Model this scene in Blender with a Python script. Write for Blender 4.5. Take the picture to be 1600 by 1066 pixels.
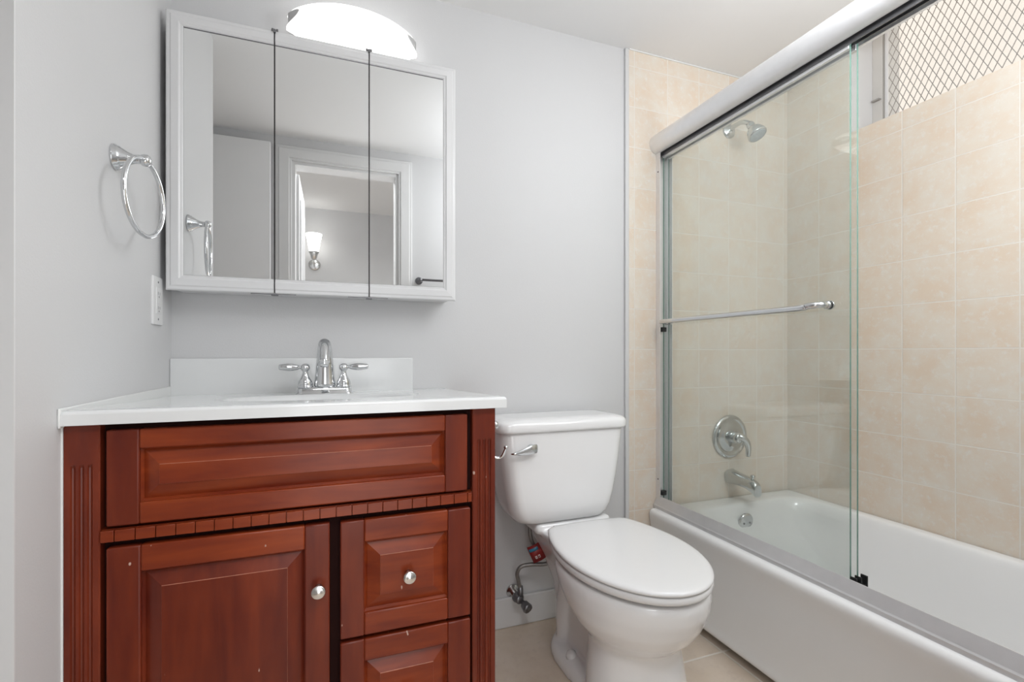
import bpy, bmesh, math, random
from mathutils import Vector, Matrix
PI = math.pi
for o in list(bpy.data.objects): bpy.data.objects.remove(o)
S = bpy.context.scene
COL = S.collection

# ------------------------------------------------------------------ camera, world, lights, exposure
FPX, YAWT, H = 748.0, 0.374, 0.97
cd = bpy.data.cameras.new('camera'); cam = bpy.data.objects.new('camera', cd); COL.objects.link(cam)
cd.sensor_fit = 'HORIZONTAL'; cd.sensor_width = 36.0; cd.lens = FPX * 36 / 1600
cd.shift_y = 19 / 1600; cd.clip_start = 0.02
cam.location = (0, -1.6, H); cam.rotation_euler = (PI / 2, 0, -math.atan(YAWT))
S.camera = cam
S.view_settings.view_transform = 'Standard'; S.view_settings.look = 'None'
S.view_settings.gamma = 1; S.view_settings.use_curve_mapping = False
S.view_settings.exposure = 0.12
W = bpy.data.worlds.new('world'); S.world = W; W.use_nodes = True
bgn = W.node_tree.nodes['Background']
bgn.inputs[0].default_value = (1.0, 0.91, 0.82, 1); bgn.inputs[1].default_value = 1.0

CZ_ = 2.16
def area(name, loc, rot, sx, sy, power, col=(1, 1, 1)):
    l = bpy.data.lights.new(name, 'AREA'); l.shape = 'RECTANGLE'; l.size = sx; l.size_y = sy
    l.energy = power; l.color = col
    o = bpy.data.objects.new(name, l); COL.objects.link(o); o.location = loc; o.rotation_euler = rot
    return o
# the point and area lights below are unseen fills, added to brighten the bathroom
def lamp(name, loc, rad, power, col=(1, 1, 1)):
    l = bpy.data.lights.new(name, 'POINT'); l.shadow_soft_size = rad; l.energy = power; l.color = col
    o = bpy.data.objects.new(name, l); COL.objects.link(o); o.location = loc
    return o
lamp('room_fill', (0.95, -0.98, 1.86), 0.13, 10.2, (0.95, 0.975, 1.0))  # unseen fill added to brighten the room, no fitting modelled
lamp('bath_fill', (1.34, -1.30, 1.66), 0.15, 12, (0.95, 0.975, 1.0))  # unseen fill added for the tub and the tiled walls
area('hall_fill_high', (0.1, -2.05, 2.37), (math.radians(12), 0, 0), 1.2, 0.5, 32, (0.97, 0.985, 1.0))  # unseen fill added under the hall ceiling, shining through the doorway
area('hall_fill_low', (0.10, -2.15, 0.72), (math.radians(92), 0, 0), 1.9, 1.2, 15, (0.96, 0.98, 1.0))  # unseen fill panel added behind the doorway to lift the low parts

SHADE_EMIT = 1.5

# ------------------------------------------------------------------ materials
def mat(name, col, rough=0.5, metal=0.0, coat=0.0, spec=None, emit=None, noise=None, bump=None):
    m = bpy.data.materials.new(name); m.use_nodes = True
    nt = m.node_tree; b = nt.nodes['Principled BSDF']
    b.inputs['Base Color'].default_value = (*col, 1); b.inputs['Roughness'].default_value = rough
    b.inputs['Metallic'].default_value = metal; b.inputs['Coat Weight'].default_value = coat
    b.inputs['Coat Roughness'].default_value = 0.08
    if spec is not None: b.inputs['Specular IOR Level'].default_value = spec
    if emit:
        b.inputs['Emission Color'].default_value = (*emit[0], 1); b.inputs['Emission Strength'].default_value = emit[1]
    tc = nt.nodes.new('ShaderNodeTexCoord')
    n = nt.nodes.new('ShaderNodeTexNoise'); nt.links.new(tc.outputs['Object'], n.inputs['Vector'])
    sc, amt = noise or (6.0, 0.03)
    n.inputs['Scale'].default_value = sc; n.inputs['Detail'].default_value = 4
    mx = nt.nodes.new('ShaderNodeMix'); mx.data_type = 'RGBA'
    mx.inputs[6].default_value = (*[c * (1 - amt) for c in col], 1)
    mx.inputs[7].default_value = (*[min(1, c * (1 + amt)) for c in col], 1)
    nt.links.new(n.outputs['Fac'], mx.inputs[0]); nt.links.new(mx.outputs[2], b.inputs['Base Color'])
    if bump:
        n2 = nt.nodes.new('ShaderNodeTexNoise'); n2.inputs['Scale'].default_value = bump[0]; n2.inputs['Detail'].default_value = 3
        nt.links.new(tc.outputs['Object'], n2.inputs['Vector'])
        bp = nt.nodes.new('ShaderNodeBump'); bp.inputs['Strength'].default_value = bump[1]; bp.inputs['Distance'].default_value = 0.002
        nt.links.new(n2.outputs['Fac'], bp.inputs['Height']); nt.links.new(bp.outputs[0], b.inputs['Normal'])
    return m

def tile_mat(name, cols, grout, pitch, off, mortar, rough, patch=(14, 60), bumpd=0.0015):
    """square ceramic tile laid out in metres of UV"""
    m = bpy.data.materials.new(name); m.use_nodes = True
    nt = m.node_tree; N = nt.nodes; L = nt.links; b = N['Principled BSDF']
    uv = N.new('ShaderNodeUVMap'); mp = N.new('ShaderNodeMapping')
    mp.inputs['Location'].default_value = (-off[0], -off[1], 0)
    L.new(uv.outputs[0], mp.inputs[0])
    br = N.new('ShaderNodeTexBrick'); br.offset = 0; br.squash = 1
    br.inputs['Scale'].default_value = 1; br.inputs['Brick Width'].default_value = pitch
    br.inputs['Row Height'].default_value = pitch; br.inputs['Mortar Size'].default_value = mortar
    br.inputs['Mortar Smooth'].default_value = 0.25; br.inputs['Bias'].default_value = 0
    br.inputs['Color1'].default_value = (0, 0, 0, 1); br.inputs['Color2'].default_value = (1, 1, 1, 1)
    L.new(mp.outputs[0], br.inputs['Vector'])
    # per-tile shift of the glaze pattern
    sh = N.new('ShaderNodeVectorMath'); sh.operation = 'MULTIPLY_ADD'
    L.new(br.outputs['Color'], sh.inputs[0]); sh.inputs[1].default_value = (3.1, 7.7, 5.3); L.new(mp.outputs[0], sh.inputs[2])
    n1 = N.new('ShaderNodeTexNoise'); n1.inputs['Scale'].default_value = patch[0]; n1.inputs['Detail'].default_value = 5; n1.inputs['Roughness'].default_value = 0.6
    n2 = N.new('ShaderNodeTexNoise'); n2.inputs['Scale'].default_value = patch[1]; n2.inputs['Detail'].default_value = 6; n2.inputs['Roughness'].default_value = 0.75
    L.new(sh.outputs[0], n1.inputs['Vector']); L.new(sh.outputs[0], n2.inputs['Vector'])
    r1 = N.new('ShaderNodeValToRGB'); r1.color_ramp.elements[0].position = 0.36; r1.color_ramp.elements[1].position = 0.66
    r1.color_ramp.elements[0].color = (*cols[0], 1); r1.color_ramp.elements[1].color = (*cols[1], 1)
    L.new(n1.outputs['Fac'], r1.inputs[0])
    mx = N.new('ShaderNodeMix'); mx.data_type = 'RGBA'; mx.blend_type = 'MIX'
    r2 = N.new('ShaderNodeMapRange'); r2.inputs[1].default_value = 0.52; r2.inputs[2].default_value = 0.72; r2.inputs[4].default_value = 0.8
    L.new(n2.outputs['Fac'], r2.inputs[0]); L.new(r2.outputs[0], mx.inputs[0])
    L.new(r1.outputs[0], mx.inputs[6]); mx.inputs[7].default_value = (*cols[2], 1)
    g = N.new('ShaderNodeMix'); g.data_type = 'RGBA'; L.new(br.outputs['Fac'], g.inputs[0])
    L.new(mx.outputs[2], g.inputs[6]); g.inputs[7].default_value = (*grout, 1)
    L.new(g.outputs[2], b.inputs['Base Color']); b.inputs['Roughness'].default_value = rough
    bp = N.new('ShaderNodeBump'); bp.invert = True; bp.inputs['Distance'].default_value = bumpd; bp.inputs['Strength'].default_value = 0.7
    L.new(br.outputs['Fac'], bp.inputs['Height']); L.new(bp.outputs[0], b.inputs['Normal'])
    return m

def wood_mat(name, axis):
    m = bpy.data.materials.new(name); m.use_nodes = True
    nt = m.node_tree; N = nt.nodes; L = nt.links; b = N['Principled BSDF']
    g = N.new('ShaderNodeNewGeometry'); mp = N.new('ShaderNodeMapping'); L.new(g.outputs['Position'], mp.inputs[0])
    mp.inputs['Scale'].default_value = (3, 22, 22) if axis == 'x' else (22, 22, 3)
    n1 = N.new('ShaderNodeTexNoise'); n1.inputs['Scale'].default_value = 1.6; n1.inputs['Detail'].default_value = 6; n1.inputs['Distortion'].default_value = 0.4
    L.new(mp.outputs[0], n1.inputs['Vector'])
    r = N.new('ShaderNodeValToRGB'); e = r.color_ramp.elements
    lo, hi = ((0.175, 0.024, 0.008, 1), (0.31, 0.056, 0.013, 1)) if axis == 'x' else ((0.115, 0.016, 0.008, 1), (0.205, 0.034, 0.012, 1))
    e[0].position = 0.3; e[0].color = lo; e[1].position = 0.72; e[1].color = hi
    L.new(n1.outputs['Fac'], r.inputs[0])
    n2 = N.new('ShaderNodeTexNoise'); n2.inputs['Scale'].default_value = 5; n2.inputs['Detail'].default_value = 3; L.new(g.outputs['Position'], n2.inputs['Vector'])
    mx = N.new('ShaderNodeMix'); mx.data_type = 'RGBA'; mx.blend_type = 'MULTIPLY'
    r2 = N.new('ShaderNodeMapRange'); r2.inputs[1].default_value = 0.35; r2.inputs[2].default_value = 0.7; r2.inputs[3].default_value = 0.1; r2.inputs[4].default_value = 0.7
    L.new(n2.outputs['Fac'], r2.inputs[0]); L.new(r2.outputs[0], mx.inputs[0]); L.new(r.outputs[0], mx.inputs[6]); mx.inputs[7].default_value = (0.62, 0.52, 0.5, 1)
    # chipped lacquer specks
    mp3 = N.new('ShaderNodeMapping'); mp3.inputs['Scale'].default_value = (1, 1, 0.45); L.new(g.outputs['Position'], mp3.inputs[0])
    n3 = N.new('ShaderNodeTexNoise'); n3.inputs['Scale'].default_value = 95; n3.inputs['Detail'].default_value = 1; L.new(mp3.outputs[0], n3.inputs['Vector'])
    r3 = N.new('ShaderNodeMapRange'); r3.inputs[1].default_value = 0.80; r3.inputs[2].default_value = 0.83; L.new(n3.outputs['Fac'], r3.inputs[0])
    mx2 = N.new('ShaderNodeMix'); mx2.data_type = 'RGBA'; L.new(r3.outputs[0], mx2.inputs[0]); L.new(mx.outputs[2], mx2.inputs[6]); mx2.inputs[7].default_value = (0.5, 0.36, 0.3, 1)
    L.new(mx2.outputs[2], b.inputs['Base Color'])
    b.inputs['Roughness'].default_value = 0.30; b.inputs['Specular IOR Level'].default_value = 0.3; b.inputs['Coat Weight'].default_value = 0.08; b.inputs['Coat Roughness'].default_value = 0.15
    return m

def glass_mat(name, tint, film=0.03):
    m = bpy.data.materials.new(name); m.use_nodes = True
    nt = m.node_tree; N = nt.nodes; L = nt.links
    N.remove(N['Principled BSDF'])
    geo = N.new('ShaderNodeNewGeometry'); io = N.new('ShaderNodeMix'); io.data_type = 'FLOAT'
    L.new(geo.outputs['Backfacing'], io.inputs[0]); io.inputs[2].default_value = 1.52; io.inputs[3].default_value = 1 / 1.52
    fr = N.new('ShaderNodeFresnel'); L.new(io.outputs[0], fr.inputs[0])
    t = N.new('ShaderNodeBsdfTransparent'); t.inputs[0].default_value = (*tint, 1)
    gl = N.new('ShaderNodeBsdfGlossy'); gl.inputs['Roughness'].default_value = 0.0
    mx = N.new('ShaderNodeMixShader'); L.new(fr.outputs[0], mx.inputs[0]); L.new(t.outputs[0], mx.inputs[1]); L.new(gl.outputs[0], mx.inputs[2])
    df = N.new('ShaderNodeBsdfDiffuse'); df.inputs[0].default_value = (0.80, 0.82, 0.80, 1)
    m2 = N.new('ShaderNodeMixShader'); m2.inputs[0].default_value = film; L.new(mx.outputs[0], m2.inputs[1]); L.new(df.outputs[0], m2.inputs[2])
    L.new(m2.outputs[0], N['Material Output'].inputs[0])
    return m

M = {}
M['wall'] = mat('wall_paint', (0.65, 0.65, 0.655), 0.55, noise=(3, 0.015), bump=(220, 0.12))
M['ceil'] = mat('ceiling_paint', (0.84, 0.84, 0.84), 0.7, noise=(3, 0.01))
M['trim'] = mat('white_trim_paint', (0.74, 0.74, 0.74), 0.35, noise=(5, 0.02))
M['trim_lightened'] = mat('lightened_door_white', (0.88, 0.88, 0.88), 0.35, noise=(5, 0.02))  # trim white made lighter to make up for weak light on the door
M['hall'] = mat('hall_wall_paint', (0.66, 0.66, 0.66), 0.6)
M['tile'] = tile_mat('beige_wall_tile', [(0.75, 0.63, 0.51), (0.77, 0.71, 0.625), (0.80, 0.785, 0.745)], (0.83, 0.785, 0.72), 0.1583, (0.0, 1.144), 0.0021, 0.33, (11, 45))
M['floor'] = tile_mat('beige_floor_tile', [(0.66, 0.55, 0.44), (0.73, 0.63, 0.53), (0.60, 0.50, 0.42)], (0.84, 0.78, 0.70), 0.42, (0.765, -0.383), 0.004, 0.38, (7, 40))
M['porcelain'] = mat('white_porcelain', (0.86, 0.86, 0.86), 0.12, coat=0.4, noise=(2, 0.008))
M['seat'] = mat('white_seat_plastic', (0.80, 0.80, 0.80), 0.22, noise=(2, 0.008))
M['enamel'] = mat('white_tub_enamel', (0.89, 0.89, 0.89), 0.14, coat=0.3, noise=(2, 0.008))
M['marble'] = mat('white_cultured_marble', (0.77, 0.78, 0.78), 0.16, coat=0.4, noise=(2, 0.01))
M['chrome'] = mat('chrome', (0.68, 0.69, 0.70), 0.07, metal=1)
M['chrome_soft'] = mat('soft_chrome', (0.62, 0.64, 0.64), 0.14, metal=1)
M['worn'] = mat('worn_lacquer_edge', (0.40, 0.17, 0.11), 0.5, noise=(60, 0.6))
M['end_shade_grey'] = mat('shaded_end_grey', (0.55, 0.55, 0.55), 0.5, metal=0.3)  # grey standing in for the shaded inside of the light's ends
M['satin'] = mat('satin_nickel', (0.72, 0.72, 0.71), 0.22, metal=1)
M['dullmetal'] = mat('dull_grey_metal', (0.22, 0.22, 0.23), 0.35, metal=0.8)
M['alu'] = mat('brushed_aluminium', (0.84, 0.84, 0.85), 0.46, metal=0.75, noise=(40, 0.04))
M['alutrack'] = mat('worn_aluminium_track', (0.70, 0.70, 0.71), 0.42, metal=0.6, noise=(30, 0.06))
M['mirror'] = mat('mirror_silver', (0.90, 0.91, 0.91), 0.0, metal=1, noise=(1, 0.0))
M['cabwhite'] = mat('white_lacquer_frame', (0.73, 0.73, 0.735), 0.3, noise=(8, 0.015))
M['black'] = mat('black_rubber', (0.015, 0.015, 0.016), 0.5)
M['darkgap'] = mat('dark_steel_hinge', (0.05, 0.05, 0.05), 0.5)
M['plate'] = mat('white_plastic_plate', (0.80, 0.80, 0.80), 0.3)
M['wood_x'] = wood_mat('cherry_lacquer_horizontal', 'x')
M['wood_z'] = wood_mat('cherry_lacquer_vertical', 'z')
M['gap_shade'] = mat('face_frame_gap_shade', (0.020, 0.006, 0.005), 0.8, spec=0.1, noise=(20, 0.15))  # near black: the shade of the gaps is put into the colour
M['glass'] = glass_mat('clear_door_glass', (0.975, 0.988, 0.98))
M['panewin'] = glass_mat('window_glass', (0.985, 0.99, 0.985), 0.0)
M['glassedge'] = mat('green_glass_edge', (0.13, 0.24, 0.20), 0.15, spec=0.8)
M['shade'] = mat('frosted_glass_shade', (0.9, 0.9, 0.9), 0.3, emit=((1.0, 0.985, 0.96), SHADE_EMIT))
M['hallshade'] = mat('frosted_sconce_shade', (0.9, 0.9, 0.9), 0.3, emit=((1.0, 0.98, 0.95), 4.0))
M['winmetal'] = mat('weathered_window_frame', (0.62, 0.60, 0.57), 0.5, noise=(12, 0.06))
M['mesh'] = mat('grey_expanded_mesh', (0.40, 0.38, 0.36), 0.5, metal=0.3)
M['hose'] = mat('braided_steel_hose', (0.30, 0.29, 0.28), 0.35, metal=0.9, noise=(300, 0.25), bump=(600, 0.5))
M['redtag'] = mat('red_paper_tag', (0.26, 0.02, 0.02), 0.35, noise=(20, 0.1))
M['bluetag'] = mat('blue_print', (0.04, 0.22, 0.36), 0.35)
M['whiteprint'] = mat('white_print', (0.8, 0.78, 0.76), 0.4)
M['caulk'] = mat('white_caulk', (0.78, 0.79, 0.78), 0.4)
M['nozzle'] = mat('grey_nozzle_face', (0.42, 0.46, 0.48), 0.35, noise=(90, 0.3))

# ------------------------------------------------------------------ geometry helpers (world coordinates)
def nb(): return bmesh.new()

def box(bm, x0, x1, y0, y1, z0, z1, mi=0, bev=0.0, seg=2, uv=True):
    r = bmesh.ops.create_cube(bm, size=1)
    vs = r['verts']
    for v in vs:
        v.co = Vector((x0 + (v.co.x + .5) * (x1 - x0), y0 + (v.co.y + .5) * (y1 - y0), z0 + (v.co.z + .5) * (z1 - z0)))
    fs = {f for v in vs for f in v.link_faces}
    for f in fs: f.material_index = mi
    if bev > 0:
        es = {e for v in vs for e in v.link_edges}
        rr = bmesh.ops.bevel(bm, geom=list(es), offset=bev, segments=seg, profile=0.5, affect='EDGES', clamp_overlap=True)
        for f in rr['faces']: f.material_index = mi; f.smooth = True
    return vs

def ring_loft(bm, rings, cap0=True, cap1=True, closed=True, mi=0, smooth=True):
    """rings: list of lists of Vector; same count"""
    vr = [[bm.verts.new(p) for p in r] for r in rings]
    n = len(rings[0])
    for a, b in zip(vr[:-1], vr[1:]):
        for i in range(n if closed else n - 1):
            j = (i + 1) % n
            f = bm.faces.new((a[i], a[j], b[j], b[i])); f.smooth = smooth; f.material_index = mi
    if cap0: f = bm.faces.new(list(reversed(vr[0]))); f.material_index = mi
    if cap1: f = bm.faces.new(vr[-1]); f.material_index = mi
    return vr

def frame_of(t):
    t = t.normalized(); a = Vector((0, 0, 1)) if abs(t.z) < 0.9 else Vector((1, 0, 0))
    u = t.cross(a).normalized(); v = t.cross(u).normalized(); return u, v

def tube(bm, pts, r, n=14, mi=0, closed=False, caps=True):
    pts = [Vector(p) for p in pts]; rs = r if isinstance(r, (list, tuple)) else [r] * len(pts)
    rings = []; u = v = None
    m = len(pts)
    for i, p in enumerate(pts):
        if closed: t = pts[(i + 1) % m] - pts[i - 1]
        else: t = (pts[min(i + 1, m - 1)] - pts[max(i - 1, 0)])
        t.normalize()
        if u is None: u, v = frame_of(t)
        else:
            u = (u - t * u.dot(t)).normalized(); v = t.cross(u).normalized()
        rings.append([p + (u * math.cos(2 * PI * k / n) + v * math.sin(2 * PI * k / n)) * rs[i] for k in range(n)])
    if closed: rings.append(rings[0]); ring_loft(bm, rings, False, False, mi=mi); bmesh.ops.remove_doubles(bm, verts=bm.verts, dist=1e-6)
    else: ring_loft(bm, rings, caps, caps, mi=mi)

def smooth_path(pts, k=6):
    P = [Vector(p) for p in pts]; P = [2 * P[0] - P[1]] + P + [2 * P[-1] - P[-2]]; out = []
    for i in range(1, len(P) - 2):
        for s in range(k):
            t = s / k; a, b, c, d = P[i - 1], P[i], P[i + 1], P[i + 2]
            out.append(0.5 * ((2 * b) + (c - a) * t + (2 * a - 5 * b + 4 * c - d) * t * t + (3 * b - a - 3 * c + d) * t ** 3))
    out.append(P[-2]); return out

def lathe(bm, origin, axis, prof, n=28, mi=0):
    """prof: list of (distance along axis, radius)"""
    o = Vector(origin); ax = Vector(axis).normalized(); u, v = frame_of(ax)
    rings = [[o + ax * d + (u * math.cos(2 * PI * k / n) + v * math.sin(2 * PI * k / n)) * max(r, 1e-4) for k in range(n)] for d, r in prof]
    ring_loft(bm, rings, True, True, mi=mi)

def rrect(cx, cy, hx, hy, r, z, n=6):
    pts = []
    r = min(r, hx - 1e-4, hy - 1e-4)
    for (sx, sy, a0) in ((1, 1, 0), (-1, 1, 90), (-1, -1, 180), (1, -1, 270)):
        for k in range(n + 1):
            a = math.radians(a0 + 90 * k / n)
            pts.append(Vector((cx + sx * (hx - r) + r * math.cos(a), cy + sy * (hy - r) + r * math.sin(a), z)))
    return pts

def obj(name, bm, mats, parent=None, auto=True, smooth_angle=None):
    bmesh.ops.recalc_face_normals(bm, faces=bm.faces)
    me = bpy.data.meshes.new(name)
    if not isinstance(mats, (list, tuple)): mats = [mats]
    # box-projected UVs in metres
    uvl = bm.loops.layers.uv.new('UVMap')
    for f in bm.faces:
        nrm = f.normal; a = max(range(3), key=lambda i: abs(nrm[i]))
        for l in f.loops:
            c = l.vert.co
            l[uvl].uv = (c.y, c.z) if a == 0 else ((c.x, c.z) if a == 1 else (c.x, c.y))
    if parent is not None: off = Vector(parent['_w'])
    elif auto:
        xs = [v.co for v in bm.verts]
        lo = Vector([min(c[i] for c in xs) for i in range(3)]); hi = Vector([max(c[i] for c in xs) for i in range(3)])
        off = Vector(((lo.x + hi.x) / 2, (lo.y + hi.y) / 2, lo.z))
    else: off = Vector((0, 0, 0))
    bmesh.ops.translate(bm, verts=bm.verts, vec=-off)
    bm.to_mesh(me); bm.free()
    for m in mats: me.materials.append(m)
    o = bpy.data.objects.new(name, me); COL.objects.link(o)
    if parent is not None: o.parent = parent
    else: o.location = off
    o['_w'] = tuple(off)
    return o

def thing(name, label, cat, loc, group=None):
    o = bpy.data.objects.new(name, None); o.empty_display_size = 0.05; COL.objects.link(o); o.location = loc
    o['label'] = label; o['category'] = cat; o['_w'] = tuple(loc)
    if group: o['group'] = group
    return o

def tag(o, label, cat, group=None):
    o['label'] = label; o['category'] = cat
    if group: o['group'] = group
    return o

def struct(name, bm, m, label=None):
    o = obj(name, bm, m); o['kind'] = 'structure'
    if label: o['label'] = label
    return o

def bevmod(o, w=0.003, seg=2):
    b = o.modifiers.new('bevel', 'BEVEL'); b.width = w; b.segments = seg; b.limit_method = 'ANGLE'; b.angle_limit = math.radians(40)
    return o

# ------------------------------------------------------------------ the room shell
CZ = 2.16           # bathroom ceiling
XL, XR, YF = -0.426, 1.924, -1.515
HC = 2.40           # hall ceiling
b = nb(); box(b, -1.4, 2.2, -4.4, 0.12, -0.1, 0); struct('floor', b, M['floor'], 'beige square floor tiles with light joints')
b = nb(); box(b, -1.4, XR, -1.515, 0.12, CZ, CZ + 0.06); struct('ceiling', b, M['ceil'], 'white flat bathroom ceiling')
b = nb(); box(b, -1.4, XR + 0.12, 0, 0.12, 0, 2.5); struct('wall_back', b, M['wall'], 'light grey painted wall behind vanity and toilet')
b = nb(); box(b, -1.3, XL, -0.712, -0.709, 0, CZ); struct('wall_left_end', b, M['trim'], 'lighter face beyond the corner of the left wall')  # thin sheet in a lighter tone than the wall
b = nb(); box(b, -1.3, XL, -0.709, 0.0, 0, CZ); struct('wall_left', b, M['wall'], 'light grey painted wall left of the vanity, ending in a corner')
b = nb(); box(b, -1.4, -1.3, -1.515, 0.0, 0, CZ); struct('wall_far_left', b, M['wall'])
# tiled part of the back wall
b = nb(); box(b, 1.082, XR, -0.009, 0.0, 0, CZ); o = struct('wall_tiled_end', b, M['tile'], 'beige tiled end wall of the bath with shower fittings')
b = nb(); box(b, 1.066, 1.083, -0.011, 0.0, 0.0, CZ, bev=0.003); struct('trim_1', b, M['hall'], 'pale vertical trim strip between grey paint and tile')
b = nb(); box(b, 1.083, XR, -0.0125, -0.0085, CZ - 0.005, CZ - 0.0002); struct('trim_4', b, M['caulk'], 'thin white caulk line between ceiling and tiled wall')
# right wall, tiled, with a window opening
WY0, WY1, WZ = -1.40, -0.283, 1.845
b = nb()
box(b, XR, XR + 0.12, YF, WY0, 0, 2.45)
box(b, XR, XR + 0.12, WY1, 0.0, 0, 2.45)
box(b, XR, XR + 0.12, WY0, WY1, 0, WZ)
struct('wall_right', b, M['tile'], 'beige square tiled wall along the bath below the window')
b = nb()
box(b, XR + 0.011, XR + 0.30, WY1 - 0.006, WY1 + 0.03, WZ, 2.42)
box(b, XR + 0.011, XR + 0.30, WY0 - 0.03, WY0 + 0.006, WZ, 2.42)
box(b, XR + 0.001, XR + 0.30, WY0 - 0.03, WY1 + 0.03, 2.40, 2.45)
box(b, XR + 0.12, XR + 0.30, WY0, WY1, WZ - 0.06, WZ - 0.001)
struct('wall_window_reveal', b, M['trim'], 'white plastered reveal of the high window')
# front wall with doorway (seen in the mirrors)
DX0, DX1, DZ = -0.212, 0.363, 2.03
b = nb()
box(b, -1.4, DX0, YF - 0.10, YF, 0, HC); box(b, DX1, 2.2, YF - 0.10, YF, 0, HC); box(b, DX0, DX1, YF - 0.10, YF, DZ, HC)
struct('wall_front', b, M['wall'])
# door casing, profiled
def casing(bm, y, sgn):
    w = 0.08
    for (a, c, d) in ((0, 0.014, w), (0.012, 0.020, 0.052)):
        y0, y1 = sorted((y, y + sgn * c))
        box(bm, DX0 - a - (d if a == 0 else d + 0.0), DX0 - a, y0, y1, 0, DZ + (w if a == 0 else 0.064), bev=0.003)
        box(bm, DX1 + a, DX1 + a + d, y0, y1, 0, DZ + (w if a == 0 else 0.064), bev=0.003)
        box(bm, DX0 - a - d + 0.001, DX1 + a + d - 0.001, y0, y1 - 0.0003, DZ + a, DZ + (w if a == 0 else 0.064), bev=0.003)
b = nb(); casing(b, YF, 1); casing(b, YF - 0.10, -1)
box(b, DX0 - 0.001, DX0 + 0.016, YF - 0.1006, YF + 0.0008, 0, DZ + 0.0005); box(b, DX1 - 0.016, DX1 + 0.001, YF - 0.1006, YF + 0.0008, 0, DZ + 0.0005); box(b, DX0 + 0.0155, DX1 - 0.0155, YF - 0.1004, YF + 0.0006, DZ - 0.016, DZ + 0.0005)
struct('trim_2', b, M['trim'], 'white moulded casing around the doorway')
# baseboards
b = nb(); box(b, 0.345, 1.066, -0.013, 0.0, 0, 0.105, bev=0.004); struct('baseboard_back', b, M['trim'], 'white baseboard behind the toilet')
b = nb(); box(b, DX1 + 0.085, 1.165, YF, YF + 0.013, 0, 0.105, bev=0.004); struct('baseboard_front', b, M['trim'])
b = nb(); box(b, -1.3, XL - 0.0, -0.725, -0.712, 0, 0.105, bev=0.004); struct('baseboard_left', b, M['trim'])
# hall
b = nb(); box(b, -1.4, 2.2, -4.4, -4.3, 0, HC); struct('wall_hall_far', b, M['hall'])
b = nb(); box(b, -1.5, -1.4, -4.4, 0.12, 0, HC); struct('wall_hall_left', b, M['hall'])
b = nb(); box(b, 2.2, 2.3, -4.4, YF - 0.1, 0, HC); struct('wall_hall_right', b, M['hall'])
b = nb(); box(b, -1.5, 2.3, -4.4, -1.5149, HC, HC + 0.06); struct('ceiling_hall', b, M['ceil'])

# hall door leaf (swung into the hall) with panels, door_1
def panel_leaf(bm, x0, x1, y0, y1, z0, z1):
    box(bm, x0, x1, y0, y1, z0, z1, bev=0.003)
b = nb(); box(b, DX0 - 0.005, DX0 + 0.030, -2.22, -1.63, 0.01, 2.0, bev=0.003)
d1 = struct('door_1', b, M['trim'], 'white panelled door swung open into the hall')
b = nb()
for z0, z1 in ((0.15, 0.85), (1.0, 1.88)):
    for s in (-2.14, -1.90): box(b, DX0 + 0.030, DX0 + 0.036, s, s + 0.19, z0, z1, bev=0.005)
obj('raised_panel', b, M['trim'], d1)
b = nb(); lathe(b, (DX0 + 0.030, -2.17, 0.95), (1, 0, 0), [(0, 0.03), (0.006, 0.03), (0.008, 0.012), (0.03, 0.012), (0.04, 0.026), (0.055, 0.028), (0.065, 0.015), (0.067, 0)]); obj('door_knob', b, M['satin'], d1)
# flush closet door beside the doorway (fills the mirror's left part), door_2
b = nb(); box(b, -1.02, -0.315, YF + 0.002, YF + 0.036, 0.012, 2.108, bev=0.003)
d2 = struct('door_2', b, M['trim_lightened'], 'white flush closet door beside the doorway')
b = nb(); lathe(b, (-0.39, YF + 0.036, 0.95), (0, 1, 0), [(0, 0.012), (0.01, 0.010), (0.02, 0.016), (0.03, 0.014), (0.034, 0)]); obj('door_knob', b, M['satin'], d2)

# ------------------------------------------------------------------ window
w = struct('window_1', (lambda bm: (box(bm, 2.055, 2.085, WY1 - 0.045, WY1 - 0.006, WZ, 2.40, bev=0.002),
                                   box(bm, 2.055, 2.085, WY0 + 0.006, WY0 + 0.045, WZ, 2.40, bev=0.002),
                                   box(bm, 2.055, 2.085, WY0 + 0.04, WY1 - 0.04, 2.365, 2.40, bev=0.002),
                                   box(bm, 2.055, 2.085, WY0 + 0.04, WY1 - 0.04, WZ, WZ + 0.012, bev=0.002), bm)[-1])(nb()), M['winmetal'],
           'high window over the bath with a metal diamond mesh')
b = nb(); box(b, 2.062, 2.068, WY1 - 0.060, WY1 - 0.045, WZ + 0.01, 2.37); box(b, 2.056, 2.061, WY1 - 0.050, WY1 - 0.046, WZ + 0.01, 2.37, mi=1)
box(b, 2.040, 2.056, WY1 - 0.040, WY1 - 0.012, 1.985, 1.990, mi=1)
obj('frame_strip', b, [M['plate'], M['mesh']], w)
b = nb(); box(b, 2.092, 2.096, WY0 + 0.04, WY1 - 0.04, WZ + 0.01, 2.37); obj('pane', b, M['panewin'], w)
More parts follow.
